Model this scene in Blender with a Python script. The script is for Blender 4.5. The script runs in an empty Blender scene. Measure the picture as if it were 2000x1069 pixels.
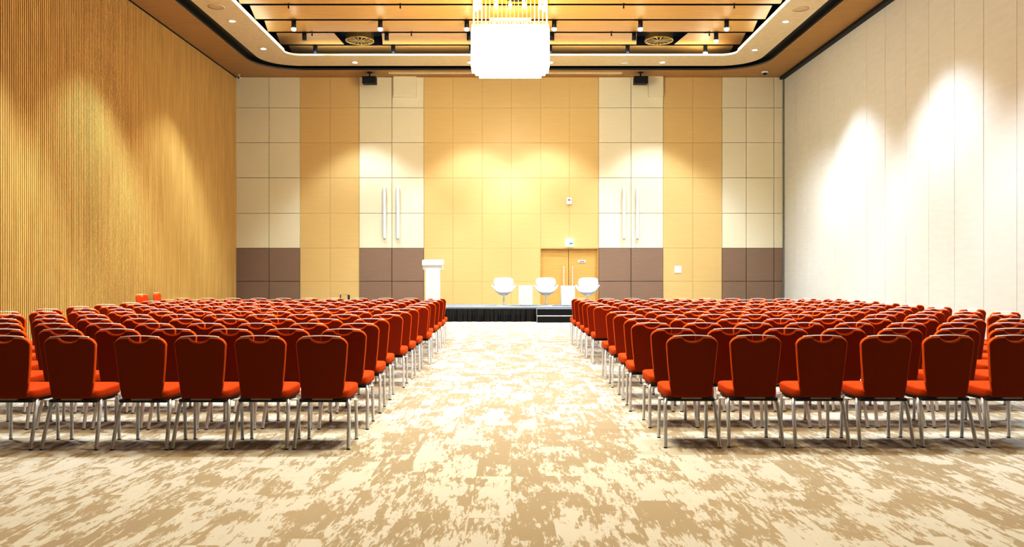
import bpy, bmesh, math, random
from mathutils import Vector
random.seed(7)
PI = math.pi
SC = bpy.context.scene
COL = SC.collection

# ------------------------------------------------------------------ room frame
# camera at the origin of the plan, looking along +Y; the photo gives a level view
EYE, F, VX, VY = 1.43, 1600.0, 998.0, 539.0
def X_(px, D): return (px - VX) * D / F
def Z_(py, D): return EYE + (VY - py) * D / F
DB = 31.5                       # back wall
XL, XR = -10.55, 10.49          # side walls
Z0 = 9.07                       # soffit
ZP = 9.73                       # raised timber ceiling
DN = -9.0                       # near end of what is built

# ------------------------------------------------------------------ materials
def mat(name): 
    m = bpy.data.materials.new(name); m.use_nodes = True
    nt = m.node_tree; b = nt.nodes['Principled BSDF']
    return m, nt, b
def setp(b, **k):
    for n, v in k.items():
        b.inputs[n.replace('_', ' ')].default_value = v
def node(nt, t, **k):
    n = nt.nodes.new(t)
    for a, v in k.items(): setattr(n, a, v)
    return n
def rgba(c): return (c[0], c[1], c[2], 1.0)
def noisy(name, c1, c2, scale=(6, 6, 6), rough=.6, metal=0., detail=4., bump=0., nscale=1., emis=0., spec=.5):
    """principled surface whose colour wanders between two tones"""
    m, nt, b = mat(name)
    tc = node(nt, 'ShaderNodeTexCoord'); mp = node(nt, 'ShaderNodeMapping')
    mp.inputs['Scale'].default_value = scale
    nz = node(nt, 'ShaderNodeTexNoise'); nz.inputs['Scale'].default_value = nscale; nz.inputs['Detail'].default_value = detail
    rp = node(nt, 'ShaderNodeValToRGB')
    rp.color_ramp.elements[0].position = .3; rp.color_ramp.elements[1].position = .7
    rp.color_ramp.elements[0].color = rgba(c1); rp.color_ramp.elements[1].color = rgba(c2)
    L = nt.links.new
    L(tc.outputs['Object'], mp.inputs['Vector']); L(mp.outputs[0], nz.inputs['Vector'])
    L(nz.outputs['Fac'], rp.inputs[0]); L(rp.outputs[0], b.inputs['Base Color'])
    setp(b, Roughness=rough, Metallic=metal)
    b.inputs['Specular IOR Level'].default_value = spec
    if bump:
        bp = node(nt, 'ShaderNodeBump'); bp.inputs['Strength'].default_value = bump; bp.inputs['Distance'].default_value = .01
        L(nz.outputs['Fac'], bp.inputs['Height']); L(bp.outputs[0], b.inputs['Normal'])
    if emis:
        L(rp.outputs[0], b.inputs['Emission Color']); b.inputs['Emission Strength'].default_value = emis
    return m
def emit(name, c, s, sampling='NONE'):
    m, nt, b = mat(name)
    setp(b, Base_Color=rgba((.8, .8, .8)), Emission_Color=rgba(c), Emission_Strength=s)
    m.cycles.emission_sampling = sampling
    return m

M = {}
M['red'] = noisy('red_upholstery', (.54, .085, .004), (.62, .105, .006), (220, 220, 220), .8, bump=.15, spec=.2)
M['red_shaded'] = noisy('red_upholstery_shaded', (.27, .026, .0018), (.33, .034, .0025), (220, 220, 220), .85, bump=.15, spec=.15)  # same red darkened: shade on the chair backs put into the colour
M['red_lit_rim'] = noisy('red_upholstery_lit_edge', (.76, .17, .008), (.84, .21, .012), (220, 220, 220), .7, bump=.1, spec=.25)  # same red pushed to orange: light catching the backrest edges, painted in
M['alu'] = noisy('satin_aluminium', (.78, .81, .85), (.84, .87, .90), (3, 3, 30), .36, .4)
M['chrome'] = noisy('bright_bar', (.93, .91, .92), (.97, .95, .96), (8, 8, 8), .3, .08)
M['blackp'] = noisy('black_plastic', (.006, .006, .007), (.012, .012, .013), (9, 9, 9), .5)
M['tag'] = noisy('beige_tag', (.40, .34, .27), (.46, .39, .31), (30, 30, 30), .6)
M['wood_back'] = noisy('oak_wall_veneer', (.64, .50, .265), (.67, .525, .285), (1.2, 1, 26), .38, detail=6, nscale=1.6)
M['wood_door'] = noisy('oak_door_veneer', (.56, .38, .15), (.63, .44, .185), (1.5, 1, 30), .4, detail=6, nscale=1.6)
M['wood_plank'] = noisy('ceiling_timber', (.58, .355, .125), (.66, .415, .155), (1.2, 22, 1), .45, detail=6, nscale=1.2)
M['wood_soffit'] = noisy('soffit_timber', (.42, .255, .09), (.49, .305, .11), (1.0, 14, 1), .5, detail=6)
M['ring'] = noisy('ring_veneer', (.66, .54, .37), (.72, .60, .42), (6, 6, 1), .5)
M['slat'] = noisy('slat_oak', (.62, .43, .165), (.76, .55, .235), (12, 9, .5), .42, detail=5, nscale=1.3)
M['slat_gap'] = noisy('slat_backing', (.045, .020, .005), (.06, .028, .007), (4, 4, 4), .7)
M['cream'] = noisy('cream_fabric', (.725, .69, .565), (.745, .71, .585), (3, 3, 60), .85, bump=.05, spec=.2)
M['brown'] = noisy('brown_fabric', (.295, .215, .165), (.33, .245, .19), (2, 2, 50), .8, bump=.05, spec=.25)
M['seam'] = noisy('seam_dark', (.22, .14, .065), (.27, .175, .085), (4, 4, 4), .8)
M['partition'] = noisy('partition_vinyl', (.645, .645, .62), (.675, .675, .65), (2, 2, 9), .75, spec=.25)
M['white'] = noisy('white_lacquer', (.76, .78, .82), (.79, .81, .85), (3, 3, 3), .35)
M['shell'] = noisy('off_white_leather', (.60, .60, .585), (.64, .64, .625), (9, 9, 9), .5)
M['greyc'] = noisy('grey_stage_carpet', (.225, .25, .28), (.27, .295, .325), (90, 90, 90), .9, spec=.2)
M['skirt'] = noisy('black_satin', (.014, .014, .015), (.026, .026, .028), (20, 20, 3), .36)
M['nosing'] = noisy('steel_nosing', (.55, .58, .62), (.65, .68, .72), (9, 9, 9), .35, .6)
M['black'] = noisy('matt_black', (.004, .004, .005), (.007, .007, .008), (5, 5, 5), .45)
M['void'] = noisy('void_black', (.002, .002, .002), (.004, .003, .003), (2, 2, 2), .9)
M['slotblack'] = noisy('gloss_black_slot', (.003, .003, .004), (.006, .006, .007), (2, 2, 2), .22)
M['gold'] = noisy('gold_leaf', (.36, .155, .008), (.42, .19, .012), (7, 7, 7), .5, .1, emis=.05)  # faint emission added to brighten the leaf, which is no lamp
M['gold_box'] = noisy('pale_gold_box', (.36, .25, .085), (.42, .30, .11), (7, 7, 7), .5, .1)
M['brass'] = noisy('brass_grille', (.48, .33, .10), (.58, .41, .14), (7, 7, 7), .4, .6)
M['rod'] = noisy('pale_rod', (.85, .80, .68), (.9, .86, .74), (7, 7, 7), .3, 0, emis=.04)  # slight glow put into rods, frame and hooks, none of them lamps
M['tubewhite'] = noisy('pale_tube', (.66, .73, .78), (.72, .79, .84), (5, 5, 2), .5, 0.)
M['greytrim'] = noisy('grey_trim', (.30, .30, .28), (.36, .36, .34), (9, 9, 9), .4, .4)
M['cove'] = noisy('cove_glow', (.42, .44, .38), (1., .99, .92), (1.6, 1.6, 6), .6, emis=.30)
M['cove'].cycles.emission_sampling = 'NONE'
M['lens'] = emit('lamp_lens', (.92, .96, 1.), 9.)
M['bulb'] = emit('bulb_glow', (1., .93, .75), 6.)
M['exitwhite'] = emit('exit_panel_glow', (.84, .93, 1.), .55)
M['exitteal'] = emit('exit_teal', (.0, .26, .36), .5)
for _k, _v in (('exitwhite', (.3, .3, .3, 1)), ('exitteal', (.0, .05, .07, 1))): M[_k].node_tree.nodes['Principled BSDF'].inputs['Base Color'].default_value = _v
M['darkink'] = noisy('dark_ink', (.05, .05, .06), (.08, .08, .09), (40, 40, 40), .6)
def crystal_mat():
    m, nt, b = mat('glowing_crystal')
    L = nt.links.new
    g = node(nt, 'ShaderNodeNewGeometry'); sx = node(nt, 'ShaderNodeSeparateXYZ')
    mr = node(nt, 'ShaderNodeMapRange')
    mr.inputs['From Min'].default_value = 8.02; mr.inputs['From Max'].default_value = 8.09
    mr.inputs['To Min'].default_value = 5.0; mr.inputs['To Max'].default_value = .16
    L(g.outputs['Position'], sx.inputs[0]); L(sx.outputs['Z'], mr.inputs['Value'])
    L(mr.outputs[0], b.inputs['Emission Strength'])
    setp(b, Base_Color=(.50, .46, .38, 1), Emission_Color=(1., .93, .78, 1), Roughness=.25)
    m.cycles.emission_sampling = 'NONE'
    return m
M['crystal'] = crystal_mat()

_b = M['red'].node_tree.nodes['Principled BSDF']
_b.inputs['Sheen Weight'].default_value = .22; _b.inputs['Sheen Roughness'].default_value = .45; _b.inputs['Sheen Tint'].default_value = (1., .42, .10, 1)
def carpet_mat():
    """plank carpet tiles: cream brush marks broken at every tile edge"""
    m, nt, b = mat('brushed_carpet'); L = nt.links.new
    g = node(nt, 'ShaderNodeNewGeometry'); s = node(nt, 'ShaderNodeSeparateXYZ'); L(g.outputs['Position'], s.inputs[0])
    def mth(op, a, c=None, v=None):
        n = node(nt, 'ShaderNodeMath', operation=op)
        for k, q in enumerate((a, c)):
            if q is None: continue
            if isinstance(q, (int, float)): n.inputs[k].default_value = q
            else: L(q, n.inputs[k])
        return n.outputs[0]
    TW, TL = .25, 1.0
    xs = mth('DIVIDE', s.outputs['X'], TW); col = mth('FLOOR', xs)
    wn = node(nt, 'ShaderNodeTexWhiteNoise', noise_dimensions='1D'); L(col, wn.inputs['W'])
    ys = mth('ADD', mth('DIVIDE', s.outputs['Y'], TL), wn.outputs['Value']); row = mth('FLOOR', ys)
    cid = node(nt, 'ShaderNodeCombineXYZ'); L(col, cid.inputs[0]); L(row, cid.inputs[1])
    w2 = node(nt, 'ShaderNodeTexWhiteNoise', noise_dimensions='2D'); L(cid.outputs[0], w2.inputs['Vector'])
    # offset that follows the tile
    off = node(nt, 'ShaderNodeVectorMath', operation='MULTIPLY'); L(w2.outputs['Color'], off.inputs[0]); off.inputs[1].default_value = (.4, 1.0, 1.6)
    def noise(scale, detail, rough, dist=0., useoff=1):
        a = node(nt, 'ShaderNodeVectorMath', operation='MULTIPLY'); L(g.outputs['Position'], a.inputs[0]); a.inputs[1].default_value = scale
        src = a.outputs[0]
        if useoff:
            d = node(nt, 'ShaderNodeVectorMath', operation='ADD'); L(src, d.inputs[0]); L(off.outputs[0], d.inputs[1]); src = d.outputs[0]
        n = node(nt, 'ShaderNodeTexNoise'); n.inputs['Scale'].default_value = 1.; n.inputs['Detail'].default_value = detail
        n.inputs['Roughness'].default_value = rough; n.inputs['Distortion'].default_value = dist
        L(src, n.inputs['Vector']); return n.outputs['Fac']
    big = noise((4.0, 2.1, 1), 2., .5, .3)
    mid = noise((24., 4.6, 1), 5., .68, .4)
    fine = noise((75., 15., 1), 3., .6, .2)
    t = mth('ADD', mth('MULTIPLY', big, .80), mth('ADD', mth('MULTIPLY', mid, .95), mth('MULTIPLY', fine, .30)))
    t = mth('ADD', t, mth('MULTIPLY', w2.outputs['Value'], .10))
    rp = node(nt, 'ShaderNodeValToRGB'); L(mth('MULTIPLY', t, .5), rp.inputs[0])
    e = rp.color_ramp.elements
    e[0].position = .522; e[0].color = (0, 0, 0, 1); e[1].position = .552; e[1].color = (1, 1, 1, 1)
    # slow tonal drift of the tan ground
    drift = noise((.8, .5, 1), 2., .5, 0, 0)
    tan = node(nt, 'ShaderNodeMix', data_type='RGBA'); L(drift, tan.inputs['Factor'])
    tan.inputs['A'].default_value = (.385, .318, .222, 1); tan.inputs['B'].default_value = (.45, .378, .272, 1)
    mx = node(nt, 'ShaderNodeMix', data_type='RGBA'); L(rp.outputs[0], mx.inputs['Factor'])
    L(tan.outputs['Result'], mx.inputs['A']); mx.inputs['B'].default_value = (.57, .538, .455, 1)
    pile = noise((420., 420., 1), 2., .6, 0, 0)
    hs = node(nt, 'ShaderNodeHueSaturation'); L(mx.outputs['Result'], hs.inputs['Color'])
    L(mth('ADD', mth('MULTIPLY', pile, .22), .89), hs.inputs['Value'])
    L(hs.outputs[0], b.inputs['Base Color'])
    setp(b, Roughness=.95); b.inputs['Specular IOR Level'].default_value = .1
    return m
M['carpet'] = carpet_mat()

# ------------------------------------------------------------------ mesh helpers
class MB:
    def __init__(s): s.v = []; s.f = []; s.sm = []
    def add(s, vs, fs, smooth=False):
        o = len(s.v); s.v += [tuple(p) for p in vs]
        s.f += [tuple(i + o for i in f) for f in fs]; s.sm += [smooth] * len(fs)
        return s
    def box(s, x0, x1, y0, y1, z0, z1):
        v = [(x0,y0,z0),(x1,y0,z0),(x1,y1,z0),(x0,y1,z0),(x0,y0,z1),(x1,y0,z1),(x1,y1,z1),(x0,y1,z1)]
        return s.add(v, [(0,3,2,1),(4,5,6,7),(0,1,5,4),(1,2,6,5),(2,3,7,6),(3,0,4,7)])
    def cbox(s, x0, x1, y0, y1, z0, z1, b):
        """box with every edge chamfered"""
        bm = bmesh.new(); bmesh.ops.create_cube(bm, size=1)
        for v in bm.verts:
            v.co = Vector(((x0+x1)/2 + v.co.x*(x1-x0), (y0+y1)/2 + v.co.y*(y1-y0), (z0+z1)/2 + v.co.z*(z1-z0)))
        bmesh.ops.bevel(bm, geom=bm.edges[:], offset=b, segments=2, affect='EDGES', profile=.5)
        bm.verts.ensure_lookup_table()
        for i, v in enumerate(bm.verts): v.index = i
        s.add([v.co.copy() for v in bm.verts], [tuple(v.index for v in f.verts) for f in bm.faces]); bm.free(); return s
    def panel(s, x0, x1, z0, z1, yf, yb, b):
        """upholstered/veneered tile facing -Y with an eased front edge"""
        v = [(x0+b,yf,z0+b),(x1-b,yf,z0+b),(x1-b,yf,z1-b),(x0+b,yf,z1-b),
             (x0,yf+b,z0),(x1,yf+b,z0),(x1,yf+b,z1),(x0,yf+b,z1),
             (x0,yb,z0),(x1,yb,z0),(x1,yb,z1),(x0,yb,z1)]
        f = [(0,1,2,3)]
        for k in range(4):
            n = (k+1) % 4
            f += [(k, 4+k, 4+n, n), (4+k, 8+k, 8+n, 4+n)]
        return s.add(v, f)
    def tube(s, pts, r, n=10, sx=1., caps=True):
        pts = [Vector(p) for p in pts]; rings = []
        rr = r if isinstance(r, (list, tuple)) else [r]*len(pts)
        up = None
        for i, p in enumerate(pts):
            d = (pts[min(i+1, len(pts)-1)] - pts[max(i-1, 0)]).normalized()
            if up is None:
                up = Vector((1,0,0)) if abs(d.x) < .8 else Vector((0,0,1))
            a = (up - d*up.dot(d)).normalized(); c = d.cross(a); up = a
            rings.append([p + a*math.cos(2*PI*k/n)*rr[i]*sx + c*math.sin(2*PI*k/n)*rr[i] for k in range(n)])
        v = [q for g in rings for q in g]; f = []
        for i in range(len(pts)-1):
            for k in range(n):
                a, b2 = i*n+k, i*n+(k+1) % n
                f.append((a, b2, b2+n, a+n))
        s.add(v, f, True)
        if caps:
            s.add(rings[0], [tuple(range(n))[::-1]]); s.add(rings[-1], [tuple(range(n))])
        return s
    def lathe(s, prof, c=(0,0,0), n=24, smooth=True):
        v = []; f = []
        for r, z in prof:
            v += [(c[0]+r*math.cos(2*PI*k/n), c[1]+r*math.sin(2*PI*k/n), c[2]+z) for k in range(n)]
        for i in range(len(prof)-1):
            for k in range(n):
                a, b2 = i*n+k, i*n+(k+1) % n
                f.append((a, b2, b2+n, a+n))
        return s.add(v, f, smooth)
    def strip(s, la, lb, closed=False):
        n = len(la); v = list(la)+list(lb)
        f = [(i, (i+1) % n, n+(i+1) % n, n+i) for i in range(n if closed else n-1)]
        return s.add(v, f)
    def mesh(s, name):
        me = bpy.data.meshes.new(name); me.from_pydata(s.v, [], s.f)
        me.polygons.foreach_set('use_smooth', s.sm)
        bm = bmesh.new(); bm.from_mesh(me)
        bmesh.ops.recalc_face_normals(bm, faces=bm.faces[:]); bm.to_mesh(me); bm.free()
        me.update(); return me
    def build(s, name, m, parent=None, label=None, kind=None):
        me = s.mesh(name); me.materials.append(m)
        return link(name, me, parent, label, kind)

def link(name, me, parent=None, label=None, kind=None):
    o = bpy.data.objects.new(name, me); COL.objects.link(o)
    if parent is not None: o.parent = parent
    if label: o['label'] = label
    if kind: o['kind'] = kind
    return o
def tag(o, label, cat, group=None):
    o['label'] = label; o['category'] = cat
    if group: o['group'] = group
    return o
def thing(name, label, cat, loc=(0,0,0), rz=0., group=None):
    o = bpy.data.objects.new(name, None); COL.objects.link(o); o.empty_display_size = .2
    o.location = loc; o.rotation_euler = (0, 0, rz)
    return tag(o, label, cat, group)
def copy_tree(o, parent=None):
    c = o.copy(); COL.objects.link(c)
    if parent is not None: c.parent = parent
    for ch in KIDS.get(o.name, list(o.children)): copy_tree(ch, c)
    return c
KIDS = {}

# ------------------------------------------------------------------ the setting
MB().box(XL, XR, DN, DB, -.1, 0).build('floor', M['carpet'], kind='structure')

# left wall: dark backing with vertical slats
MB().box(XL-.2, XL-.028, DN, DB, 0, 10.9).build('wall_left', M['slat_gap'], kind='structure')
sl = MB(); y = 4.0; P = .0762
while y < DB - .03:
    x0, x1, w, c = XL-.03, XL, .0345, .004
    sl.add([(x0,y,0),(x1-c,y,0),(x1,y+c,0),(x1,y+w-c,0),(x1-c,y+w,0),(x0,y+w,0),
            (x0,y,Z0-.03),(x1-c,y,Z0-.03),(x1,y+c,Z0-.03),(x1,y+w-c,Z0-.03),(x1-c,y+w,Z0-.03),(x0,y+w,Z0-.03)],
           [(0,1,7,6),(1,2,8,7),(2,3,9,8),(3,4,10,9),(4,5,11,10),(0,5,4,3,2,1),(6,7,8,9,10,11)])
    y += P
sl.build('wall_left_slats', M['slat'], bpy.data.objects['wall_left'], label='vertical oak slats')
MB().box(XL-.05, XL+.01, DN, DB, Z0-.035, Z0+.02).build('trim_1', M['void'], kind='structure')

# right wall: tall operable panels with fine seams
wr = MB().box(XR+.02, XR+.2, DN, DB, 0, 10.9).build('wall_right', M['seam'], kind='structure')
pn = MB(); e = 28.94 + 1.195*2
ys = [DB] + [28.94 + 1.195 - 1.195*k for k in range(0, 33)]
for a, b2 in zip(ys[1:], ys[:-1]):
    if b2 - a < .1: continue
    g, c = .006, .008
    y0, y1, z0, z1, xf, xb = a+g, b2-g, .02, Z0-.10, XR, XR+.03
    pn.add([(xf,y0+c,z0),(xf,y1-c,z0),(xf,y1-c,z1),(xf,y0+c,z1),(xf+c,y0,z0),(xf+c,y1,z0),(xf+c,y1,z1),(xf+c,y0,z1),(xb,y0,z0),(xb,y1,z0),(xb,y1,z1),(xb,y0,z1)],
           [(0,1,2,3),(0,4,7,3),(1,5,6,2),(4,8,11,7),(5,9,10,6),(3,2,6,7),(0,1,5,4),(7,6,10,11)])
pn.build('partition_panels', M['partition'], wr, label='cream vertical partition panels')
MB().box(XR-.17, XR+.03, DN, DB, Z0-.10, Z0+.01).build('trim_2', M['black'], kind='structure')
MB().box(XR-.06, XR+.02, DB-.09, DB-.03, 0, Z0-.1).build('trim_3', M['greytrim'], kind='structure')

# back wall: backing, oak fields, cream fields over brown
DX0, DX1 = 1055, 1167
_a, _b, _z = X_(DX0, DB)-.004, X_(1169, DB)-.002, Z_(485, DB)
wb = MB().box(XL-.2, _a, DB+.03, DB+.2, 0, 10.9).box(_b, XR+.2, DB+.03, DB+.2, 0, 10.9).box(_a, _b, DB+.03, DB+.2, _z, 10.9).build('wall_back', M['seam'], kind='structure')
rowpx = [151, 211, 279, 347.5, 417, 485, 550]
rows = [Z_(p, DB) for p in rowpx] + [.0]
def field(name, m, xs, zs, gap, yf, label, skip=None):
    k = MB()
    for xa, xb in zip(xs[:-1], xs[1:]):
        for za, zb in zip(zs[1:], zs[:-1]):
            if skip and skip(xa, xb, za, zb): continue
            k.panel(X_(xa, DB)+gap, X_(xb, DB)-gap, za+gap, zb-gap, yf, DB+.04, .006)
    return k.build(name, m, wb, label=label)
DX0, DX1 = 1055, 1167
field('oak_panel', M['wood_back'], [586, 645, 702], rows, .0020, DB, 'oak veneer panels')
field('oak_panel', M['wood_back'], [1295, 1353, 1410], rows, .0020, DB, 'oak veneer panels')
k = MB(); xs = [828, 885, 942, 999, 1056, 1112, 1169]
for xa, xb in zip(xs[:-1], xs[1:]):
    for i, (zb, za) in enumerate(zip(rows[:-1], rows[1:])):
        if xa >= 1050 and i >= 5: continue
        k.panel(X_(xa, DB)+.0020, X_(xb, DB)-.0020, za+.0020, zb-.0020, DB, DB+.04, .003)
k.build('oak_panel', M['wood_back'], wb, label='oak veneer panels')
for xs in ([461, 526, 586], [702, 765.5, 828], [1169, 1232, 1295], [1410, 1457, 1511, 1531]):
    field('cream_panel', M['cream'], xs, rows[:6], .006, DB-.035, 'cream fabric panels')
    field('brown_panel', M['brown'], xs, rows[5:], .008, DB-.035, 'brown fabric panels')

# double door in a shallow recess at the right end of the oak field
zd = rows[5]
d1 = MB()
for a, b2 in ((DX0, (DX0+DX1)/2 - .3), ((DX0+DX1)/2 + .3, DX1)):
    d1.panel(X_(a, DB)+(.03 if a == DX0 else 0), X_(b2, DB), .01, zd-.03, DB+.10, DB+.14, .004)
door = d1.build('door_1', M['wood_door'], kind='structure')
fr = MB()
fr.box(X_(DX0, DB)-.005, X_(DX0, DB)+.03, DB-.005, DB+.14, 0, zd)
fr.box(X_(DX1, DB)-.0, X_(1169, DB)-.004, DB-.005, DB+.14, 0, zd)
fr.box(X_(DX0, DB)+.03, X_(DX1, DB), DB+.0, DB+.14, zd-.03, zd-.004)
fr.build('door_frame', M['wood_door'], door)
for px in (1101.5, 1118.5):
    h = MB(); x = X_(px, DB)
    h.tube([(x, DB+.02, Z_(520, DB)), (x, DB+.02, .35)], .02, 10)
    for zz in (Z_(522.5, DB), .45): h.tube([(x, DB+.02, zz), (x, DB+.11, zz)], .012, 8)
    h.build('door_handle', M['alu'], door)
sg = MB().cbox(X_(1129.5, DB), X_(1144, DB), DB+.085, DB+.102, Z_(513.2, DB), Z_(508.2, DB), .004).build('door_sign', M['white'], door, label='small white sign plate')
tx = MB()
for a, b2, c, d in ((1132.2, 1133.4, 509.7, 511.9), (1134, 1136.5, 510, 511.7), (1136.9, 1138.8, 510.2, 511.7), (1139.2, 1141.6, 510, 511.7)):
    tx.box(X_(a, DB), X_(b2, DB), DB+.0835, DB+.086, Z_(d, DB), Z_(c, DB))
tx.build('lettering', M['darkink'], sg)

# ceiling: outer soffit, black shadow slot, inner ring, raised timber boards
def rrect(x0, x1, y0, y1, r, z, n=14):
    """rounded at the two far corners only"""
    p = [(x0, y0, z)]
    p += [(x0 + r - r*math.cos(t*PI/2/n), y1 - r + r*math.sin(t*PI/2/n), z) for t in range(n+1)]
    p += [(x1 - r + r*math.sin(t*PI/2/n), y1 - r + r*math.cos(t*PI/2/n), z) for t in range(n+1)]
    p += [(x1, y0, z)]
    return p
def zz(loop, z): return [(a, b2, z) for a, b2, _ in loop]
n = 14
A = rrect(-9.29, 9.20, DN, 30.36, 1.5, Z0)
B = rrect(-8.87, 8.80, DN, 29.80, 1.25, Z0)
Cc = rrect(-7.74, 7.74, DN, 28.40, .45, Z0)
outer = [(XL, DN, Z0)] + [(XL, 29.2 + (DB-29.2)*t/n*1., Z0) for t in range(n)] + [(XL, DB+.05, Z0)] + [(XR, DB+.05, Z0)] + [(XR, DB - (DB-29.2)*t/n, Z0) for t in range(1, n+1)] + [(XR, DN, Z0)]
sf = MB().strip(outer, A)
sf.strip(A, zz(A, Z0+.03))
sf.build('ceiling', M['wood_soffit'], kind='structure')
MB().strip(A, zz(A, Z0+.045)).strip(zz(A, Z0-.012), A).build('trim_4', M['greytrim'], kind='structure')
ss = MB().strip(zz(A, Z0+.045), zz(A, Z0+.14)).strip(zz(A, Z0+.14), zz(B, Z0+.14)).strip(zz(B, Z0+.14), zz(B, Z0+.05))
ss.build('ceiling_slot', M['slotblack'], kind='structure')
MB().strip(B, Cc).strip(B, zz(B, Z0+.05)).build('ceiling_ring', M['ring'], kind='structure')
def lip(p): return Z0 + (.065 if p[1] > 28.0 else .15 - .03*max(0, min(1, (p[1]-24)/4)))
Ct = [(a, b2, lip((a, b2))) for a, b2, _ in Cc]
MB().strip(Cc, Ct).strip(Ct, [(a*1.006, b2+.05, c) for a, b2, c in Ct]).build('trim_5', M['cove'], kind='structure')
# timber boards with dark gaps; one board has square openings for the air diffusers
gaps = [31.6, 29.38, 27.84, 26.48, 24.98, 23.55, 22.1, 20.7, 19.2, 17.8, 16.3, 14.9, 13.4, 12., 10.6, 9.2, 7.8, 6.4, 5., 3.5, 2., .5, -1., -2.5, -4., -5.5, -7.]
gaps[0] = 31.4
bd = MB()
def board(xa0, xb0, xa1, xb1, y0, y1):
    t = .012
    v = [(xa0,y0,ZP),(xb0,y0,ZP),(xb1,y1,ZP),(xa1,y1,ZP)]
    v += [(a, b2, c+t) for a, b2, c in v]
    bd.add(v, [(0,1,2,3),(4,5,6,7),(0,1,5,4),(1,2,6,5),(2,3,7,6),(3,0,4,7)])
HOLES = [(-6.05, -4.42, -5.98, -4.60), (4.30, 6.05, 4.50, 5.85)]
for i, (y1, y0) in enumerate(zip(gaps[:-1], gaps[1:])):
    y0 += .17
    if i == 1:
        (a0, a1, a2, a3), (b0, b1, b2_, b3) = HOLES
        board(-8.02, a0, -8.26, a2, y0, y1); board(a1, b0, a3, b2_, y0, y1); board(b1, 8.02, b3, 8.22, y0, y1)
    else:
        board(-8.02, 8.02, -8.26, 8.22, y0, y1)
bd.build('ceiling_boards', M['wood_plank'], kind='structure')
MB().box(XL, XR, DN, DB+.1, 10.7, 10.9).build('ceiling_void', M['void'], kind='structure')

# pale linear air slot in the soffit
tag(MB().box(X_(759, 30.8), X_(1215, 30.8), 30.72, 30.76, Z0-.012, Z0+.004).box(X_(759, 30.8), X_(1215, 30.8), 30.86, 30.95, Z0-.012, Z0+.004)
    .box(X_(759, 30.8), X_(759, 30.8)+.03, 30.72, 30.95, Z0-.01, Z0+.004).box(X_(1215, 30.8)-.03, X_(1215, 30.8), 30.72, 30.95, Z0-.01, Z0+.004)
    .build('linear_air_vent', M['cream']), 'long pale linear air vent in the soffit above the stage wall', 'vent')

# ------------------------------------------------------------------ banquet chair
def halfw(z):
    t = (z - .415) / (.925 - .415); t = max(0., min(1., t))
    return .160 + .062*(t**.62)
def back_y(z):
    t = (z - .41) / .52
    return -.150 - .012*t - .030*t*t
def chair_back():
    cols, rws = 56, 26
    us = [.45*math.sin((c/cols - .5)*PI) + .55*(2*c/cols - 1) for c in range(cols+1)]
    def ztop(x, w):
        r = .075; z = .919
        d = abs(x) - (w - r)
        if d > 0: z -= r*(1 - math.sqrt(max(0, 1 - min(1, d/r)**2)))
        z += .013*(1 - (x/w)**2)
        if abs(x) < .088: z -= .046*(1 - (x/.088)**2)**.62
        return z
    v = []; f = []
    W = .222
    grid = []; tops = []
    for j in range(rws+1):
        tj = j/rws; tj = .5 - .5*math.cos(tj*PI) if True else tj
        line = []
        for u in us:
            zt = ztop(u*W, W); zb = .412 + .012*max(0, (abs(u)-.85)/.15)**2
            z = zb + (zt - zb)*tj
            x = u*halfw(z)
            ex = (1 - abs(u))*halfw(z); ez = min(z - zb, zt - z)
            line.append((x, z, min(ex, ez)))
            tops.append(zt - z)
        grid.append(line)
    R, T = .024, .021
    nn = cols+1
    def th(d): q = min(1, d/R); return T*math.sqrt(max(0, 1-(1-q)**2))
    for side in (-1, 1):
        for line in grid:
            for x, z, d in line:
                yb = back_y(z) - .018*(1-(x/.22)**2)*(-1)*.0 + .02*(1-(x/.22)**2)*(-1)
                v.append((x, yb + side*th(d), z))
    o2 = nn*(rws+1)
    for j in range(rws):
        for c in range(cols):
            a = j*nn+c
            f.append((a, a+1, a+1+nn, a+nn)); f.append((o2+a, o2+a+nn, o2+a+nn+1, o2+a+1))
    b = MB().add(v, f, True); me = b.mesh('backrest')
    for m_ in ('red', 'red_shaded', 'red_lit_rim'): me.materials.append(M[m_])
    dep = [d for line in grid for _, _, d in line] * 2; tp = tops*2
    for pl in me.polygons:
        d = sum(dep[i] for i in pl.vertices)/len(pl.vertices)
        zc = sum(v[i][2] for i in pl.vertices)/len(pl.vertices)
        pl.material_index = 2 if d < R*.36*max(0, min(1, (zc-.43)/.16)) or sum(tp[i] for i in pl.vertices)/len(pl.vertices) < R*.66 else (1 if min(pl.vertices) < nn*(rws+1) else 0)  # painted lit edge, painted shaded back face, plain red elsewhere
    bm = bmesh.new(); bm.from_mesh(me); bmesh.ops.remove_doubles(bm, verts=bm.verts[:], dist=.0004)
    bmesh.ops.recalc_face_normals(bm, faces=bm.faces[:]); bm.to_mesh(me); bm.free()
    return me
def chair_seat():
    # crowned cushion, wider at the front
    N = 44; prof = [(.90, .402), (.985, .412), (1., .44), (1., .470), (.985, .482), (.945, .489), (.6, .494), (.25, .496)]
    def outline(t):
        c, s = math.cos(t), math.sin(t); p = .34
        sx = math.copysign(abs(c)**p, c); sy = math.copysign(abs(s)**p, s)
        w = .205 + .030*(sy*.5+.5)
        return sx*w, .055 + sy*.195
    v = []; f = []
    for k, z in prof:
        for i in range(N):
            x, yy = outline(2*PI*i/N)
            v.append((x*k, .055 + (yy-.055)*k, z + .012*((yy-.055)/.195)*(1 if z > .45 else .3)))
    for j in range(len(prof)-1):
        for i in range(N):
            a, b2 = j*N+i, j*N+(i+1) % N
            f.append((a, b2, b2+N, a+N))
    v.append((0, .055, .4965)); c = len(v)-1; o = (len(prof)-1)*N
    f += [(o+i, o+(i+1) % N, c) for i in range(N)]
    f.append(tuple(range(N))[::-1])
    return MB().add(v, f, True)
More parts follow.
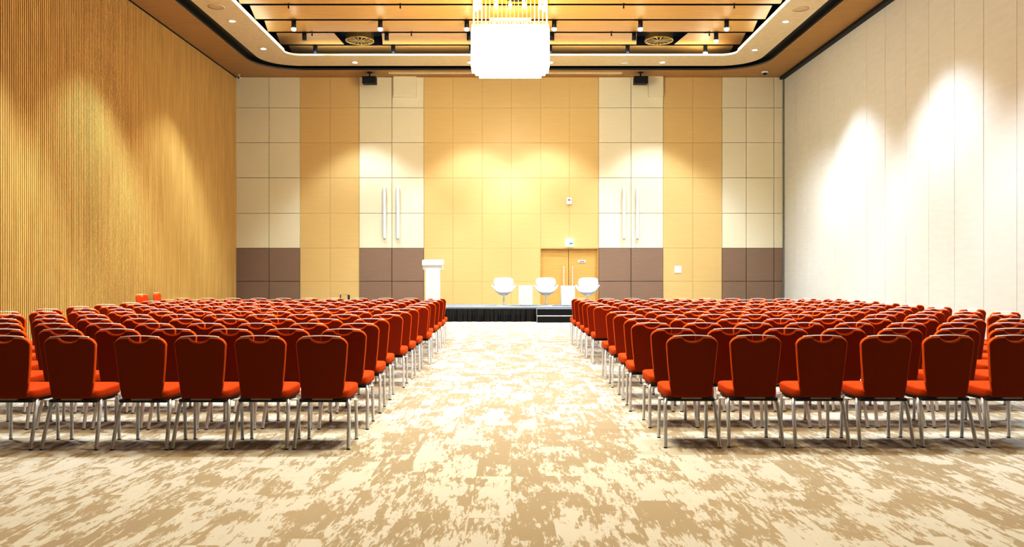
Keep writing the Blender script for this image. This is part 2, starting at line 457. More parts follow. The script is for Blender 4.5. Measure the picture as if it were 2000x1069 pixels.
def leg_front(s):
    return MB().tube([(s*.178, .15, .390), (s*.188, .178, .386), (s*.198, .198, .372), (s*.203, .207, .345), (s*.206, .214, .18), (s*.208, .218, .006)], .0145, 10, 1.)
def leg_rear(s):
    return MB().tube([(s*.180, -.045, .390), (s*.190, -.070, .386), (s*.202, -.092, .370), (s*.208, -.108, .342), (s*.216, -.155, .19), (s*.224, -.212, .006)], .0155, 10, 1.)
def rail(s):
    k = MB().tube([(s*.196, .02, .376), (s*.215, .03, .374), (s*.215, .11, .374), (s*.196, .12, .376)], .007, 8)
    k.tube([(s*.213, .04, .374), (s*.230, .045, .371), (s*.236, .07, .370), (s*.229, .09, .371), (s*.213, .10, .374)], .006, 6)
    return k
ME = {}
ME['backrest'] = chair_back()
def reg(name, mb, m):
    me = mb.mesh(name); me.materials.append(m); ME[name] = me
reg('seat', chair_seat(), M['red'])
reg('seat_pan', MB().cbox(-.198, .198, -.150, .215, .379, .405, .006), M['blackp'])
hb = MB(); pts = []
hp = [(-.158 + .316*i/16) for i in range(17)]
def hz(x): return .9365 - .0105*(abs(x)/.158)**2
for side, dz in ((-1, 0), (1, 0)): pass
v = []; f = []
for x in hp:
    z = hz(x); yc = back_y(.93) - .02*(1-(x/.22)**2)
    v += [(x, yc-.013, z-.0035), (x, yc-.010, z+.004), (x, yc+.010, z+.004), (x, yc+.013, z-.0035)]
for i in range(16):
    for q in range(4):
        a, b2 = i*4+q, i*4+(q+1) % 4
        f.append((a, b2, b2+4, a+4))
f += [(0,1,2,3), (64,65,66,67)]
reg('handle_bar', hb.add(v, f), M['chrome'])
reg('rear_tag', MB().box(-.083, .083, -.180, -.150, .402, .414), M['tag'])
for s, nm in ((-1, 'l'), (1, 'r')):
    reg('legf'+nm, leg_front(s), M['alu']); reg('legr'+nm, leg_rear(s), M['alu']); reg('rail'+nm, rail(s), M['chrome'])
    reg('capf'+nm, MB().lathe([(0, .0), (.0158, 0), (.0155, .005), (.0148, .008)], (s*.208, .218, 0), 10), M['blackp'])
    reg('capr'+nm, MB().lathe([(0, .0), (.0165, 0), (.0162, .005), (.0156, .008)], (s*.224, -.212, 0), 10), M['blackp'])

def make_chair(label, cat, loc, rz, group, detail):
    t = thing('banquet_chair', label, cat, loc, rz, group)
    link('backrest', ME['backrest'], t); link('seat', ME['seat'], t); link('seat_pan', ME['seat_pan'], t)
    link('handle_bar', ME['handle_bar'], t, label='polished metal handle bar')
    if detail >= 1: link('rear_tag', ME['rear_tag'], t, label='pale strip under the backrest')
    for nm in 'lr':
        for fr_ in 'fr':
            lg = link('leg', ME['leg'+fr_+nm], t)
            if detail >= 2: link('foot_cap', ME['cap'+fr_+nm], lg)
        if detail >= 2: link('side_rail', ME['rail'+nm], t)
    return t

ORD = ['nearest', 'second', 'third', 'fourth', 'fifth', 'sixth', 'seventh', 'eighth', 'ninth', 'tenth', 'eleventh', 'twelfth', 'farthest']
ORDC = ['first', 'second', 'third', 'fourth', 'fifth', 'sixth', 'seventh', 'eighth', 'ninth', 'tenth', 'last']
DL = [6.74, 7.62, 8.52, 9.43, 10.47, 11.32, 12.28, 13.20, 14.17, 15.08, 16.06, 17.02, 18.10]
AL = [-1.56, -1.562, -1.587, -1.62, -1.593, -1.585, -1.593, -1.54, -1.606, -1.594, -1.61, -1.615, -1.655]
EL = [-6.80, -6.82, -6.88, -6.92, -6.95, -6.99, -6.93, -6.975, -7.0, -7.02, -7.04, -7.10, -7.26]
R1L = [-1.56, -2.06, -2.56, -3.05, -3.62, -4.17, -4.70]
DR = [6.80, 7.70, 8.62, 9.43, 10.47, 11.32, 12.28, 13.22, 14.19, 15.03, 16.13, 16.95, 17.93]
AR = [1.51, 1.527, 1.484, 1.511, 1.522, 1.526, 1.53, 1.549, 1.534, 1.523, 1.539, 1.515, 1.542]
ER = [6.86, 6.86, 6.86, 6.86, 6.86, 6.857, 6.91, 6.92, 6.97, 6.93, 7.05, 7.036, 7.06]
for side, DD, AA, EE in (('left', DL, AL, EL), ('right', DR, AR, ER)):
    for i in range(13):
        for c in range(11):
            if side == 'right' and i == 6 and c == 0: continue      # the gap in the aisle line
            D = DD[i]; X = AA[i] + (EE[i]-AA[i])*c/10
            if side == 'left' and i == 0:
                if c >= len(R1L): continue
                X = R1L[c]
            if c > 0:
                X += random.uniform(-.010, .010); D += random.uniform(-.02, .02)
            if abs(X) - .20 > 1000/1600*(D + .1): continue            # beyond the edge of the photograph
            rz = random.uniform(-.02, .02)
            lab = 'red banquet chair, %s block, %s row from the viewer, %s from the centre aisle' % (side, ORD[i], ORDC[c])
            make_chair(lab, 'chair', (X, D+.212, 0), rz, 'red banquet chairs in rows %s of the aisle' % side, 2 if i < 5 else (1 if i < 7 else 0))
make_chair('red chair facing out from the left slatted wall, nearer the viewer of two', 'chair', (-9.72, 21.9, 0), -1.92, 'red chairs against the left wall', 0)
make_chair('red chair seen edge-on at the left slatted wall, farther of two', 'chair', (-10.10, 23.8, 0), -1.60, 'red chairs against the left wall', 0)

# ------------------------------------------------------------------ stage and what stands on it
SZ, SF, SB = .446, 25.55, 27.95
st = thing('stage', 'low black skirted stage with a pale grey top at the far end', 'stage', (0, SF, 0))
MB().box(-4.3, 4.3, 0, SB-SF, SZ-.05, SZ).build('stage_deck', M['greyc'], st, label='grey carpeted deck')
sk = MB(); xs = []; x = -4.3; top = []; bot = []; ph = 0
while x <= X_(1048, SF):
    ph += random.uniform(.25, .75)
    a = .05*math.sin(ph) + .016*math.sin(ph*2.7)
    top.append((x, -.025 + a*.35, SZ-.055)); bot.append((x + .012*math.sin(ph*.7), -.045 + a*1.3, .004)); x += .022
mid = [((p[0]+q[0])/2, (p[1]+q[1])/2 + .006*math.sin(i*1.3), .22) for i, (p, q) in enumerate(zip(top, bot))]
sk.strip(top, mid); sk.strip(mid, bot); sk.sm = [True]*len(sk.f)
sk.build('skirt', M['skirt'], st, label='pleated black satin skirt')
MB().box(-4.3, 4.3, .01, .06, SZ-.06, SZ-.045).box(-4.3, 4.3, SB-SF-.06, SB-SF, 0, SZ-.05).box(-4.3, -4.24, .02, SB-SF, 0, SZ-.05).box(4.24, 4.3, .02, SB-SF, 0, SZ-.05)\
    .box(X_(1048, SF), 4.3, .02, .06, 0, SZ-.05).build('stage_frame', M['black'], st)
sx0, sx1 = X_(1049, 25.2), X_(1049, 25.2)+2.2
sp = thing('stage_steps', 'black two-tread stage steps with pale edge in front of the stage', 'steps', (0, 25.0, 0))
MB().cbox(sx0, sx1, .02, .54, 0, .185, .004).cbox(sx0, sx1, .30, .54, .18, .395, .004).build('step_block', M['black'], sp)
MB().cbox(sx0-.01, sx1+.01, 0, .29, .186, .212, .004).build('tread', M['nosing'], sp, label='lower tread with pale steel edge')
MB().cbox(sx0-.01, sx1+.01, .27, .54, .395, .42, .004).build('tread', M['greyc'], sp, label='upper grey tread')
MB().box(sx0-.02, sx0, -.0, .03, 0, .21).box(sx0-.02, sx0, .27, .30, .2, .42).build('edge_strip', M['nosing'], sp)

def swan(x, D, rz, label):
    t = thing('swan_armchair', label, 'armchair', (x, D, SZ), rz, 'white armchairs on the stage')
    half = [(0,-.30,.44),(.17,-.29,.447),(.29,-.23,.50),(.375,-.13,.61),(.41,-.02,.675),(.395,.06,.67),(.32,.11,.57),(.205,.165,.485),
            (.178,.20,.515),(.235,.205,.62),(.315,.20,.75),(.330,.215,.835),(.285,.245,.895),(.16,.285,.922),(0,.30,.93)]
    ring = half + [(-x_, y_, z_) for x_, y_, z_ in half[-2:0:-1]]
    m_ = len(ring); rim = []
    for i in range(m_):
        p0, p1, p2, p3 = (Vector(ring[(i+q_) % m_]) for q_ in (-1, 0, 1, 2))
        for u in range(4):
            t_ = u/4
            rim.append(.5*((2*p1) + (p2-p0)*t_ + (2*p0-5*p1+4*p2-p3)*t_*t_ + (3*p1-p0-3*p2+p3)*t_**3))
    N, J = len(rim), 14
    v = []; f = []
    c0 = Vector((0, -.02, .375))
    for j in range(J+1):
        tt = j/J; hh = tt**.62; vv = tt**1.9
        for p in rim:
            v.append((c0.x + (p.x-c0.x)*hh, c0.y + (p.y-c0.y)*hh, c0.z + (p.z-c0.z)*vv))
    for j in range(J):
        for i in range(N):
            p, q = j*N+i, j*N+(i+1) % N
            f.append((p, q, q+N, p+N))
    o = MB().add(v, f, True).build('shell', M['shell'], t)
    s = o.modifiers.new('thick', 'SOLIDIFY'); s.thickness = .045; s.offset = -1
    s2 = o.modifiers.new('soft', 'SUBSURF'); s2.levels = 1; s2.render_levels = 1
    MB().lathe([(.03, .0), (.03, .22), (.022, .23), (.022, .30), (.09, .335), (.09, .36)], (0, 0, .015), 20).build('pedestal_stem', M['alu'], t)
    MB().lathe([(0, 0), (.33, 0), (.33, .008), (.30, .014), (.05, .024), (.035, .05), (0, .05)], (0, 0, 0), 40).build('base_disc', M['nosing'], t)
    return t
swan(X_(984, 27.1), 27.1, .05, 'white swan-shaped swivel armchair, left one of three, before the oak panels')
swan(X_(1066.5, 27.1), 27.1, 0, 'white swan-shaped swivel armchair, middle one of three, between two white cubes')
swan(X_(1147.5, 27.1), 27.1, -.22, 'white swan-shaped swivel armchair, right one of three, in front of the brown panel edge')
def plinth(px0, px1, D, py, label):
    cx = X_((px0+px1)/2, D); w = (px1-px0)*D/F/2; h = Z_(py, D) - SZ
    t = thing('plinth_table', label, 'side table', (cx, D, SZ), 0, 'white box side tables on the stage')
    MB().cbox(-w, w, -w, w, .02, h-.03, .006).build('box_body', M['white'], t)
    MB().cbox(-w-.003, w+.003, -w-.003, w+.003, h-.03, h, .006).build('table_top', M['white'], t)
    MB().box(-w+.02, w-.02, -w+.02, w-.02, 0, .02).build('foot_plate', M['white'], t)
plinth(1013, 1040, 26.9, 558, 'white box side table on the stage between left and middle armchairs')
plinth(1095.5, 1122, 26.9, 558.5, 'white box side table on the stage between middle and right armchairs')
D = 26.6; lc = X_(845.7, D)
lt = thing('lectern', 'tall white lectern with a wider tray top at the left of the stage', 'lectern', (lc, D, SZ))
w = 13.6*D/F; wt = 20.*D/F; zt = Z_(510, D) - SZ; zb = Z_(518.2, D) - SZ; zc = Z_(526.5, D) - SZ
MB().cbox(-w, w, -.17, .17, .03, zb, .006).build('column', M['white'], lt)
MB().cbox(-w-.02, w+.02, -.19, .19, 0, .03, .006).build('base_plate', M['white'], lt)
tt = MB().add([(-wt,-.24,zb),(wt,-.24,zb),(wt,.26,zb+.03),(-wt,.26,zb+.03),(-wt,-.24,zt),(wt,-.24,zt),(wt,.26,zt+.05),(-wt,.26,zt+.05)],
              [(0,3,2,1),(4,5,6,7),(0,1,5,4),(1,2,6,5),(2,3,7,6),(3,0,4,7)])
tt.build('tray_top', M['white'], lt)
for s in (-1, 1):
    MB().add([(s*w, -.15, zb), (s*wt*.97, -.15, zb), (s*wt*.95, -.15, zc), (s*w, -.15, zc-.0), (s*w, .2, zb), (s*wt*.97, .2, zb), (s*wt*.95, .2, zc), (s*w, .2, zc)],
             [(0,1,2,3),(4,5,6,7),(0,1,5,4),(1,2,6,5),(2,3,7,6),(3,0,4,7)]).build('side_box', M['white'], lt, label='small box under the tray top')

# black tubular cart handle behind the last left rows
D = 22.; cx = X_(672.5, D); hw = 7.6*D/F; zt = Z_(576.3, D)
ct = thing('equipment_cart', 'black tubular cart handle rising behind the left chair rows', 'cart', (cx, D, 0))
MB().tube([(-hw, 0, .14), (-hw, 0, zt), (hw, 0, zt), (hw, 0, .14)], .016, 8).tube([(hw, .02, .14), (hw+.01, .02, zt-.005)], .03, 8).build('push_handle', M['black'], ct)
MB().cbox(-hw-.04, hw+.05, -.05, .75, .11, .15, .008).build('platform', M['black'], ct)
for sx_, sy_ in ((-1, 0), (1, 0), (-1, .65), (1, .65)):
    MB().tube([(sx_*hw-.018, sy_, .055), (sx_*hw+.018, sy_, .055)], .055, 14).tube([(sx_*hw, sy_, .055), (sx_*hw, sy_, .12)], .012, 6).build('wheel', M['black'], ct)

# ------------------------------------------------------------------ back wall fittings
def tall_handle(px, label):
    x = X_(px, DB); z0, z1 = Z_(466.5, DB), Z_(366, DB); y = DB-.14
    t = thing('tall_pull_handle', label, 'door handle', (x, DB-.035, z0), 0, 'tall tubular handles on the cream wall panels')
    MB().tube([(0, y-DB+.035, 0), (0, y-DB+.035, z1-z0-.12), (0, y-DB+.06, z1-z0-.04), (0, .012, z1-z0)], [.058, .058, .052, .035], 14).build('rod', M['tubewhite'], t)
    MB().tube([(0, y-DB+.035, .02), (0, y-DB+.035, -.03)], .035, 10).build('end_cap', M['greytrim'], t, label='dark end cap at the foot')
    MB().tube([(0, y-DB+.035, .12), (0, .012, .12)], .02, 8).build('stand_off', M['greytrim'], t)
tall_handle(752, 'tall pale tubular handle on left cream panels, left of its pair')
tall_handle(778, 'tall pale tubular handle on left cream panels, right of its pair')
tall_handle(1218, 'tall pale tubular handle on right cream panels, left of its pair')
tall_handle(1244, 'tall pale tubular handle on right cream panels, right of its pair')

def hatch(px0, px1, py, label):
    k = MB().cbox(X_(px0, DB), X_(px1, DB), DB-.15, DB-.036, Z_(py, DB), Z0+.006, .012)
    tag(k.build('access_panel', M['cream']), label, 'wall panel', 'raised cream access panels under the soffit')
hatch(769, 814, 191, 'raised cream access panel high on the wall beside the left loudspeaker')
hatch(1265.5, 1294.5, 191, 'raised cream access panel high on the wall beside the right loudspeaker')

def speaker(px, label):
    D = 30.75; x = X_(px, D)
    t = thing('loudspeaker', label, 'loudspeaker', (x, D, Z0), 0, 'black loudspeakers hung from the soffit')
    w = 13.2*D/F; a, b2 = Z_(150.5, D)-Z0, Z_(164.5, D)-Z0
    MB().cbox(-w, w, -.16, .16, b2, a, .01).build('cabinet', M['black'], t)
    MB().cbox(-w+.02, w-.02, -.168, -.155, b2+.02, a-.02, .004).build('grille', M['blackp'], t)
    MB().box(-.09, .09, -.03, .03, a-.01, a+.03).tube([(0, 0, a), (0, 0, 0)], .03, 8).lathe([(0, 0), (.10, 0), (.10, -.02), (0, -.02)], (0, 0, 0), 16).build('hanging_bracket', M['blackp'], t)
speaker(722, 'small black loudspeaker hung from the soffit over left cream panels')
speaker(1251, 'small black loudspeaker hung from the soffit over right cream panels')

def cam_dome(px, py, s, label):
    D = 30.6; x = X_(px, D)
    t = thing('security_camera', label, 'security camera', (x, D, Z0))
    MB().lathe([(0, .006), (.13*s, .006), (.14*s, -.03), (.11*s, -.06), (.07*s, -.07)], (0, 0, 0), 20).build('housing', M['white'], t)
    MB().lathe([(.085*s, -.06), (.085*s, -.08), (.06*s, -.115), (.03*s, -.13), (0, -.135)], (0, 0, 0), 20).build('lens_dome', M['black'], t, label='black camera dome')
cam_dome(1494, 148, 1., 'white dome security camera on the soffit near the right corner')
D = 31.1; cl = thing('security_camera', 'tiny pale security camera in the upper left room corner', 'security camera', (X_(467, D), D, Z0))
MB().tube([(0, 0, .02), (0, 0, -.08)], .02, 8).lathe([(0, 0), (.05, 0), (.05, -.015), (0, -.015)], (0, 0, 0), 12).build('mount', M['white'], cl)
MB().tube([(-.0, .08, -.11), (.02, -.10, -.14)], .04, 12).build('barrel', M['white'], cl)
MB().tube([(.02, -.10, -.14), (.021, -.112, -.142)], .032, 12).build('lens', M['black'], cl)

# exit sign, thermostat, wall plate
D = DB; ex = thing('exit_sign', 'glowing white and teal running-man exit sign over the oak double door', 'exit sign', (X_(1112, D), DB, Z_(482, D)))
hw = 7.6*D/F; hh = 14.5*D/F
MB().cbox(-hw, hw, -.06, 0, 0, hh, .006).build('light_box', M['exitwhite'], ex)
MB().tube([(-.02, -.03, hh-.01), (-.02, -.03, hh+.04)], .075, 16).build('lamp_cap', M['exitwhite'], ex)
pg = MB(); y0 = -.0635
def quad(a, b2, c, d): pg.add([(p[0], y0, p[1]) for p in (a, b2, c, d)], [(0, 1, 2, 3)])
u = 2*hw/16
def q(x0, x1, z0, z1): quad((-hw+x0*u, z0*u), (-hw+x1*u, z0*u), (-hw+x1*u, z1*u), (-hw+x0*u, z1*u))
q(1., 2., 2.8, 9.8); q(1., 7.6, 2.6, 3.4); q(4.2, 5., 4.6, 8.)            # door frame
quad((-hw+8*u, 7.2*u), (-hw+10.2*u, 4.2*u), (-hw+14.4*u, 4.6*u), (-hw+15*u, 8.2*u))      # arrow body
quad((-hw+7.6*u, 4.4*u), (-hw+9.2*u, 4.2*u), (-hw+9.2*u, 9*u), (-hw+8.*u, 9.4*u))
q(13.4, 14.8, 8., 10.6)
pg.build('pictogram', M['exitteal'], ex, label='teal running man and arrow marks')
th = thing('thermostat', 'small white thermostat box on the oak wall above the exit sign', 'thermostat', (X_(1111.5, D), DB, Z_(399.5, D)))
MB().cbox(-.10, .10, -.05, 0, 0, .26, .012).build('cover', M['white'], th)
MB().cbox(-.05, .05, -.056, -.048, .13, .21, .004).build('display', M['greytrim'], th)
wp = thing('wall_socket_plate', 'white square socket plate on the right oak wall panel', 'wall plate', (X_(1324, D), DB, Z_(533.5, D)))
MB().cbox(-.135, .135, -.018, 0, 0, .27, .006).build('cover_plate', M['tubewhite'], wp)
for zq in (.05, .12, .19): MB().cbox(-.11, .11, -.026, -.015, zq, zq+.045, .004).build('socket_module', M['white'], wp)

# ------------------------------------------------------------------ ceiling fittings
def ord_x(k): return ['far left', 'second from left', 'just left of the chandelier', 'just right of the chandelier', 'second from right', 'far right'][k]
GX = [-7.03, -4.23, -1.43, 1.40, 4.19, 6.98]
LAMPS = []
for ri, (D, nm) in enumerate(((26.48, 'nearest'), (27.84, 'middle'), (29.38, 'farthest'))):
    for k, x in enumerate(GX):
        lit = ri == 0 or k == 5
        t = thing('ceiling_spotlight', '%s black cylinder spotlight under timber ceiling, %s row, %s' % ('lit' if lit else 'unlit', nm, ord_x(k)), 'spotlight', (x, D+.035, ZP-.012), 0, 'black cylinder spotlights under the timber ceiling')
        MB().lathe([(0, 0), (.072, 0), (.072, -.27), (.060, -.27), (.055, -.20), (0, -.20)], (0, 0, 0), 20).tube([(0, 0, -.02), (0, 0, .969)], .02, 8).build('cylinder_body', M['black'], t)
        if lit:
            MB().lathe([(.066, -.255), (.075, -.285), (.072, -.32), (.05, -.35), (0, -.36)], (0, 0, 0), 20).build('lamp_lens', M['lens'], t, label='glowing lamp lens')
            LAMPS.append((x, D+.035, ZP-.40, 'p'))
        else:
            MB().lathe([(.062, -.268), (.03, -.262), (0, -.262)], (0, 0, 0), 16).build('lamp_lens', M['greytrim'], t, label='unlit grey lamp lens')
RX = {24.98: [-6.77, -3.37, 3.43, 6.80], 27.84: [-6.75, -3.38, 3.41, 6.73]}
for D, nm in ((24.98, 'nearer'), (27.84, 'farther')):
    for k, x in enumerate(RX[D]):
        t = thing('sprinkler_head', 'thin black sprinkler rod under timber ceiling, %s row, %s' % (nm, ['far left', 'inner left', 'inner right', 'far right'][k]), 'sprinkler', (x, D-.04, ZP), 0, 'thin sprinkler rods under the timber ceiling')
        MB().tube([(0, 0, .011), (0, 0, -.13)], .02, 8).build('pipe', M['black'], t)
        MB().tube([(0, 0, -.13), (0, 0, -.15)], .028, 8).build('nozzle', M['black'], t)
def ring_dl(x, D, label, sx=1):
    t = thing('recessed_downlight', label, 'downlight', (x, D, Z0), 0, 'recessed downlights in the pale ceiling ring')
    MB().lathe([(.085, .0), (.115, .0), (.115, -.012), (.085, -.014)], (0, 0, 0), 24).build('bezel', M['white'], t)
    MB().lathe([(0, -.020), (.06, -.016), (.088, -.006)], (0, 0, 0), 20).build('lamp_lens', M['lens'], t, label='glowing lamp lens')
ring_dl(X_(453, 24.55), 24.55, 'recessed downlight in left arm of ceiling ring, nearer the viewer')
ring_dl(X_(514, 27.53), 27.53, 'recessed downlight in left arm of ceiling ring, nearer the stage wall')
ring_dl(X_(1535, 24.6), 24.6, 'recessed downlight in right arm of ceiling ring, nearer the viewer')
ring_dl(X_(1474.5, 27.68), 27.68, 'recessed downlight in right arm of ceiling ring, nearer the stage wall')
BR = [(693, 'left of the chandelier, above the left loudspeaker'), (918, 'touching the chandelier on its left'), (1075.5, 'touching the chandelier on its right'), (1294, 'right of the chandelier, above the right loudspeaker')]
for px, s in BR: ring_dl(X_(px, 29.3), 29.3, 'recessed downlight in far arm of ceiling ring, ' + s)
def ceil_disc(px, py, r, m, label, name, cat):
    D = (Z0-EYE)*F/(VY-py); x = X_(px, D)
    t = thing(name, label, cat, (x, D, Z0))
    MB().lathe([(r*.86, 0), (r, 0), (r, -.010), (r*.86, -.012)], (0, 0, 0), 28).build('rim', M['ring'], t)
    k = MB()
    for q_ in range(-4, 5):
        hwid = math.sqrt(max(0, (r*.86)**2 - (q_*r*.19)**2))
        k.box(-hwid, hwid, q_*r*.19-.025*r*2, q_*r*.19+.025*r*2, -.008, -.001)
    k.build('grille', m, t)
ceil_disc(1563, 17.5, .24, M['ring'], 'round speaker grille flush in right arm of ceiling ring', 'ceiling_speaker', 'ceiling speaker')
ceil_disc(423, 13.5, .24, M['ring'], 'round speaker grille flush in left arm of ceiling ring', 'ceiling_speaker', 'ceiling speaker')
ceil_disc(1220, 123, .17, M['white'], 'small round white plate in far arm of ceiling ring', 'ceiling_detector', 'detector')

def diffuser(x, D, label):
    t = thing('round_air_diffuser', label, 'air diffuser', (x, D, ZP), 0, 'round brass air diffusers in the timber ceiling')
    R = .50
    MB().lathe([(R*.96, .33), (R*.96, -.02), (R, -.06), (R, -.10), (R*.93, -.10), (R*.9, -.06), (R*.9, .01)], (0, 0, 0), 40).build('drum', M['brass'], t)
    k = MB()
    for i in range(16):
        a = 2*PI*i/16; c, s = math.cos(a), math.sin(a); w_ = .016
        k.add([(c*.06-s*w_, s*.06+c*w_, -.095), (c*.06+s*w_, s*.06-c*w_, -.095), (c*R*.93+s*w_*1.6, s*R*.93-c*w_*1.6, -.095), (c*R*.93-s*w_*1.6, s*R*.93+c*w_*1.6, -.095),
               (c*.06-s*w_, s*.06+c*w_, -.06), (c*.06+s*w_, s*.06-c*w_, -.06), (c*R*.93+s*w_*1.6, s*R*.93-c*w_*1.6, -.06), (c*R*.93-s*w_*1.6, s*R*.93+c*w_*1.6, -.06)],
              [(0,1,2,3),(4,5,6,7),(0,1,5,4),(1,2,6,5),(2,3,7,6),(3,0,4,7)])
    k.lathe([(0, -.10), (.09, -.10), (.09, -.06)], (0, 0, 0), 16)
    k.build('radial_grille', M['brass'], t)
    MB().box(-.95, .95, 27.87-D, 29.50-D, .33, .36).box(-.95, -.93, 27.87-D, 29.50-D, .013, .33).box(.93, .95, 27.87-D, 29.50-D, .013, .33).box(-.95, .95, 29.48-D, 29.50-D, .013, .33).build('housing_box', M['void'], t, label='black box behind the opening')
    MB().lathe([(0, -.03), (R*.9, -.03)], (0, 0, 0), 32).build('inner_plate', M['slat_gap'], t)
diffuser(-5.28, 28.62, 'round brass air diffuser in black opening left of the chandelier')
diffuser(5.17, 28.62, 'round brass air diffuser in black opening right of the chandelier')

# ------------------------------------------------------------------ chandelier
CX, CD = -.02, 22.35
ch = thing('chandelier', 'large glowing white crystal-tube chandelier hanging from a gold ceiling plate', 'chandelier', (CX, CD, ZP))
def C(z): return z - ZP
MB().cbox(-1.085, 1.085, -1.2, .85, C(9.13), .02, .01).build('ceiling_plate', M['gold'], ch, label='gold leaf ceiling plate')
MB().lathe([(0, C(9.10)), (.38, C(9.10)), (.42, C(9.12)), (.42, C(9.14))], (.18, .19, 0), 32).build('centre_canopy', M['black'], ch, label='dark round canopy under the plate')
MB().cbox(-.58, .58, -.10, .16, C(8.44), C(8.73), .012).build('inner_housing', M['gold_box'], ch, label='gold inner housing')
ZT = 8.19
tiers = ((1.03, .35, 7.05, 37), (.935, .29, 6.965, 33), (.83, .23, 6.882, 29))
fb = MB()
for hx, hy, zb, n_ in tiers:
    for a, b2 in (((-hx, -hy), (hx, -hy)), ((hx, -hy), (hx, hy)), ((hx, hy), (-hx, hy)), ((-hx, hy), (-hx, -hy))):
        fb.tube([(a[0], a[1], C(ZT)), (b2[0], b2[1], C(ZT))], .012, 6)
fb.build('hanging_frame', M['rod'], ch)
for i in range(19):
    for s in (-1, 1):
        x = -1.0 + 2.0*i/18
        MB().tube([(x, s*.30, C(9.13)), (x, s*.30, C(ZT-.02))], .006 if i % 18 else .014, 6).build('suspension_rod', M['rod'], ch)
for x, yq in ((-.95, -.2), (-.38, -.2), (0, -.2), (.38, -.2), (.95, -.2), (-.92, .2), (-.38, .2), (0, .2), (.38, .2), (.92, .2), (-.83, 0), (.83, 0)):
    MB().lathe([(0, -.06), (.03, -.052), (.045, -.02), (.047, .0), (.043, .025), (.03, .045), (.016, .06), (.014, .36)], (x, yq, C(8.76)), 14).build('bulb', M['bulb'], ch, label='glowing globe bulb')
for i in range(26):                                     # little hooks above the tubes
    x = -.98 + 1.96*i/25
    MB().tube([(x + .035*math.cos(t*PI/4), -.33, C(ZT+.045) + .035*math.sin(t*PI/4)) for t in range(9)], .008, 6).build('hook', M['rod'], ch)
rest = MB()
def tube_at(x, yq, z0, z1, r=.027):
    return MB().lathe([(0, z0), (r*.8, z0), (r, z0+.02), (r, z1-.05), (r*.6, z1-.015), (.008, z1)], (x, yq, 0), 8)
cm = []
for hx, hy, zb, n_ in tiers:
    m_ = max(3, int(hy*2/.058))
    for i in range(n_):
        p = -hx + 2*hx*i/(n_-1)
        for sd in (0, 1): cm.append((sd, tube_at(p, (-hy, hy)[sd], C(zb), C(ZT) + random.uniform(-.025, .02))))
    for i in range(1, m_):
        p = -hy + 2*hy*i/m_
        for sd in (2, 3): cm.append((sd, tube_at((-hx, hx)[sd-2], p, C(zb), C(ZT) + random.uniform(-.025, .02))))
for hx in (.7, .5, .3):
    for i in range(22):
        for yq in (-.12, .0, .12): cm.append((9, tube_at(-hx + 2*hx*i/21, yq, C(6.882), C(7.9))))
n_front = 0
for sd, k in cm:
    if sd == 0 and n_front < 98:
        n_front += 1; k.build('crystal_tube', M['crystal'], ch, label='glowing crystal tube')
    else: rest.add(k.v, k.f, True)
rest.build('crystal_tube', M['crystal'], ch, label='remaining crystal tubes', kind='stuff')

# ------------------------------------------------------------------ light
def spot(x, y, z, w, deg, blend, col, rad=.06, tilt=(0, 0)):
    l = bpy.data.lights.new('spot_lamp', 'SPOT'); l.energy = w; l.spot_size = math.radians(deg); l.spot_blend = blend
    l.color = col; l.shadow_soft_size = rad
    o = bpy.data.objects.new('spot_lamp', l); COL.objects.link(o); o.location = (x, y, z); o.rotation_euler = (tilt[0], tilt[1], 0)
def area(x, y, z, sx_, sy_, w, col, rot=(0, 0, 0)):
    l = bpy.data.lights.new('area_lamp', 'AREA'); l.shape = 'RECTANGLE'; l.size = sx_; l.size_y = sy_; l.energy = w; l.color = col
    o = bpy.data.objects.new('area_lamp', l); COL.objects.link(o); o.location = (x, y, z); o.rotation_euler = rot
def point(x, y, z, w, col, rad):
    l = bpy.data.lights.new('point_lamp', 'POINT'); l.energy = w; l.color = col; l.shadow_soft_size = rad
    o = bpy.data.objects.new('point_lamp', l); COL.objects.link(o); o.location = (x, y, z)
WARM = (.98, .95, .78); NEU = (.84, 1.0, 1.20); COOL = (.78, .98, 1.24)
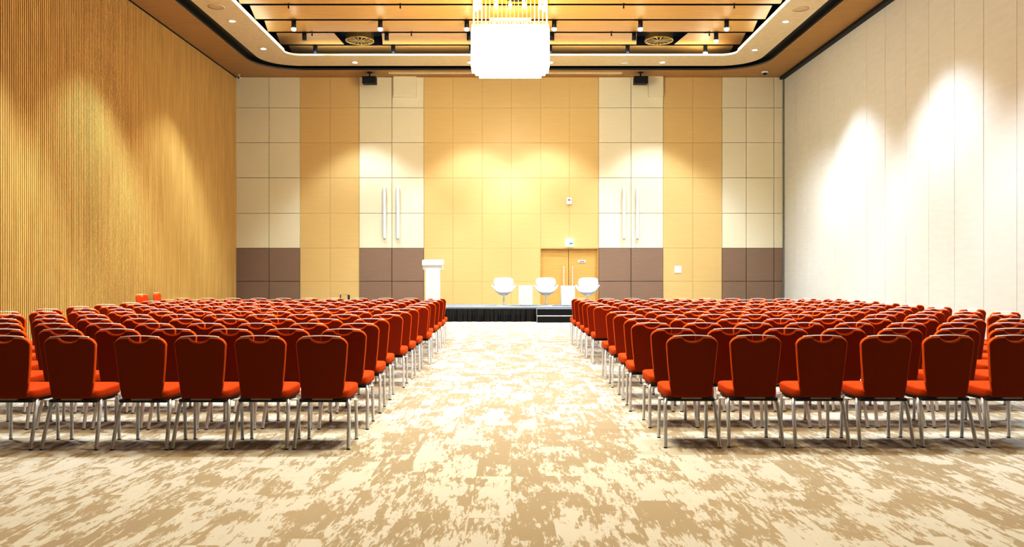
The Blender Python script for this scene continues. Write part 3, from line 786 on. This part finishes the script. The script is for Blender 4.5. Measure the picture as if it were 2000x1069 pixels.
# chandelier glow: one in view, its twin farther down the hall
point(CX, CD, 6.2, 150, WARM, .45)
point(CX, CD-.95, 7.5, 60, WARM, .2); point(CX, CD+.95, 7.5, 60, WARM, .2)
point(0, 7.6, 6.9, 490, WARM, .9)
# lit cylinders under the boards
for x, y, z, _ in LAMPS: spot(x, y, z, 260, 95, .6, NEU)
# same cylinders along the part of the hall behind the frame's top edge
for D in (20.6, 14.9, 9.2):
    for x in GX: spot(x, D, ZP-.4, 195, 95, .6, NEU)
# LED strips lying in the cove on top of the ring, washing the boards
area(-8.25, 18., Z0+.10, .12, 20., 34, NEU, (PI, 0, 0)); area(8.25, 18., Z0+.10, .12, 20., 34, NEU, (PI, 0, 0))
area(0, 29.3, Z0+.08, 15., .12, 34, NEU, (PI, 0, 0))
# ring downlights
for D in (25.0, 20.3, 15.2, 10.2): spot(-8.34, D, Z0-.05, 420, 84, .5, NEU)
for D in (24.7, 19.6, 14.6, 9.6): spot(8.27, D, Z0-.05, 400, 86, .55, COOL)
for px, s in BR: spot(X_(px, 29.3), 29.3, Z0-.05, 290, 84, .45, NEU)

w = bpy.data.worlds.new('hall_ambient'); SC.world = w; w.use_nodes = True
bg = w.node_tree.nodes['Background']; bg.inputs[0].default_value = (1., .86, .66, 1); bg.inputs[1].default_value = .012

# ------------------------------------------------------------------ camera and view
cam = bpy.data.cameras.new('camera'); co = bpy.data.objects.new('camera', cam); COL.objects.link(co)
co.location = (0, 0, EYE); co.rotation_euler = (PI/2, 0, 0)
cam.sensor_fit = 'HORIZONTAL'; cam.sensor_width = 36; cam.lens = F/2000*36
cam.shift_x = (1000-VX)/2000; cam.shift_y = (VY-534.5)/2000
cam.clip_start = .05; cam.clip_end = 200
SC.camera = co
SC.view_settings.view_transform = 'Standard'
SC.view_settings.look = 'None'
SC.view_settings.exposure = 2.0
SC.view_settings.use_curve_mapping = True
_cv = SC.view_settings.curve_mapping; _c = _cv.curves[3]
for _p in ((.06, .024), (.18, .125), (.42, .42), (.75, .80)): _c.points.new(*_p)
_cv.update()
SC.cycles.use_denoising = True
SC.cycles.max_bounces = 8; SC.cycles.diffuse_bounces = 5
SC.cycles.sample_clamp_indirect = 6
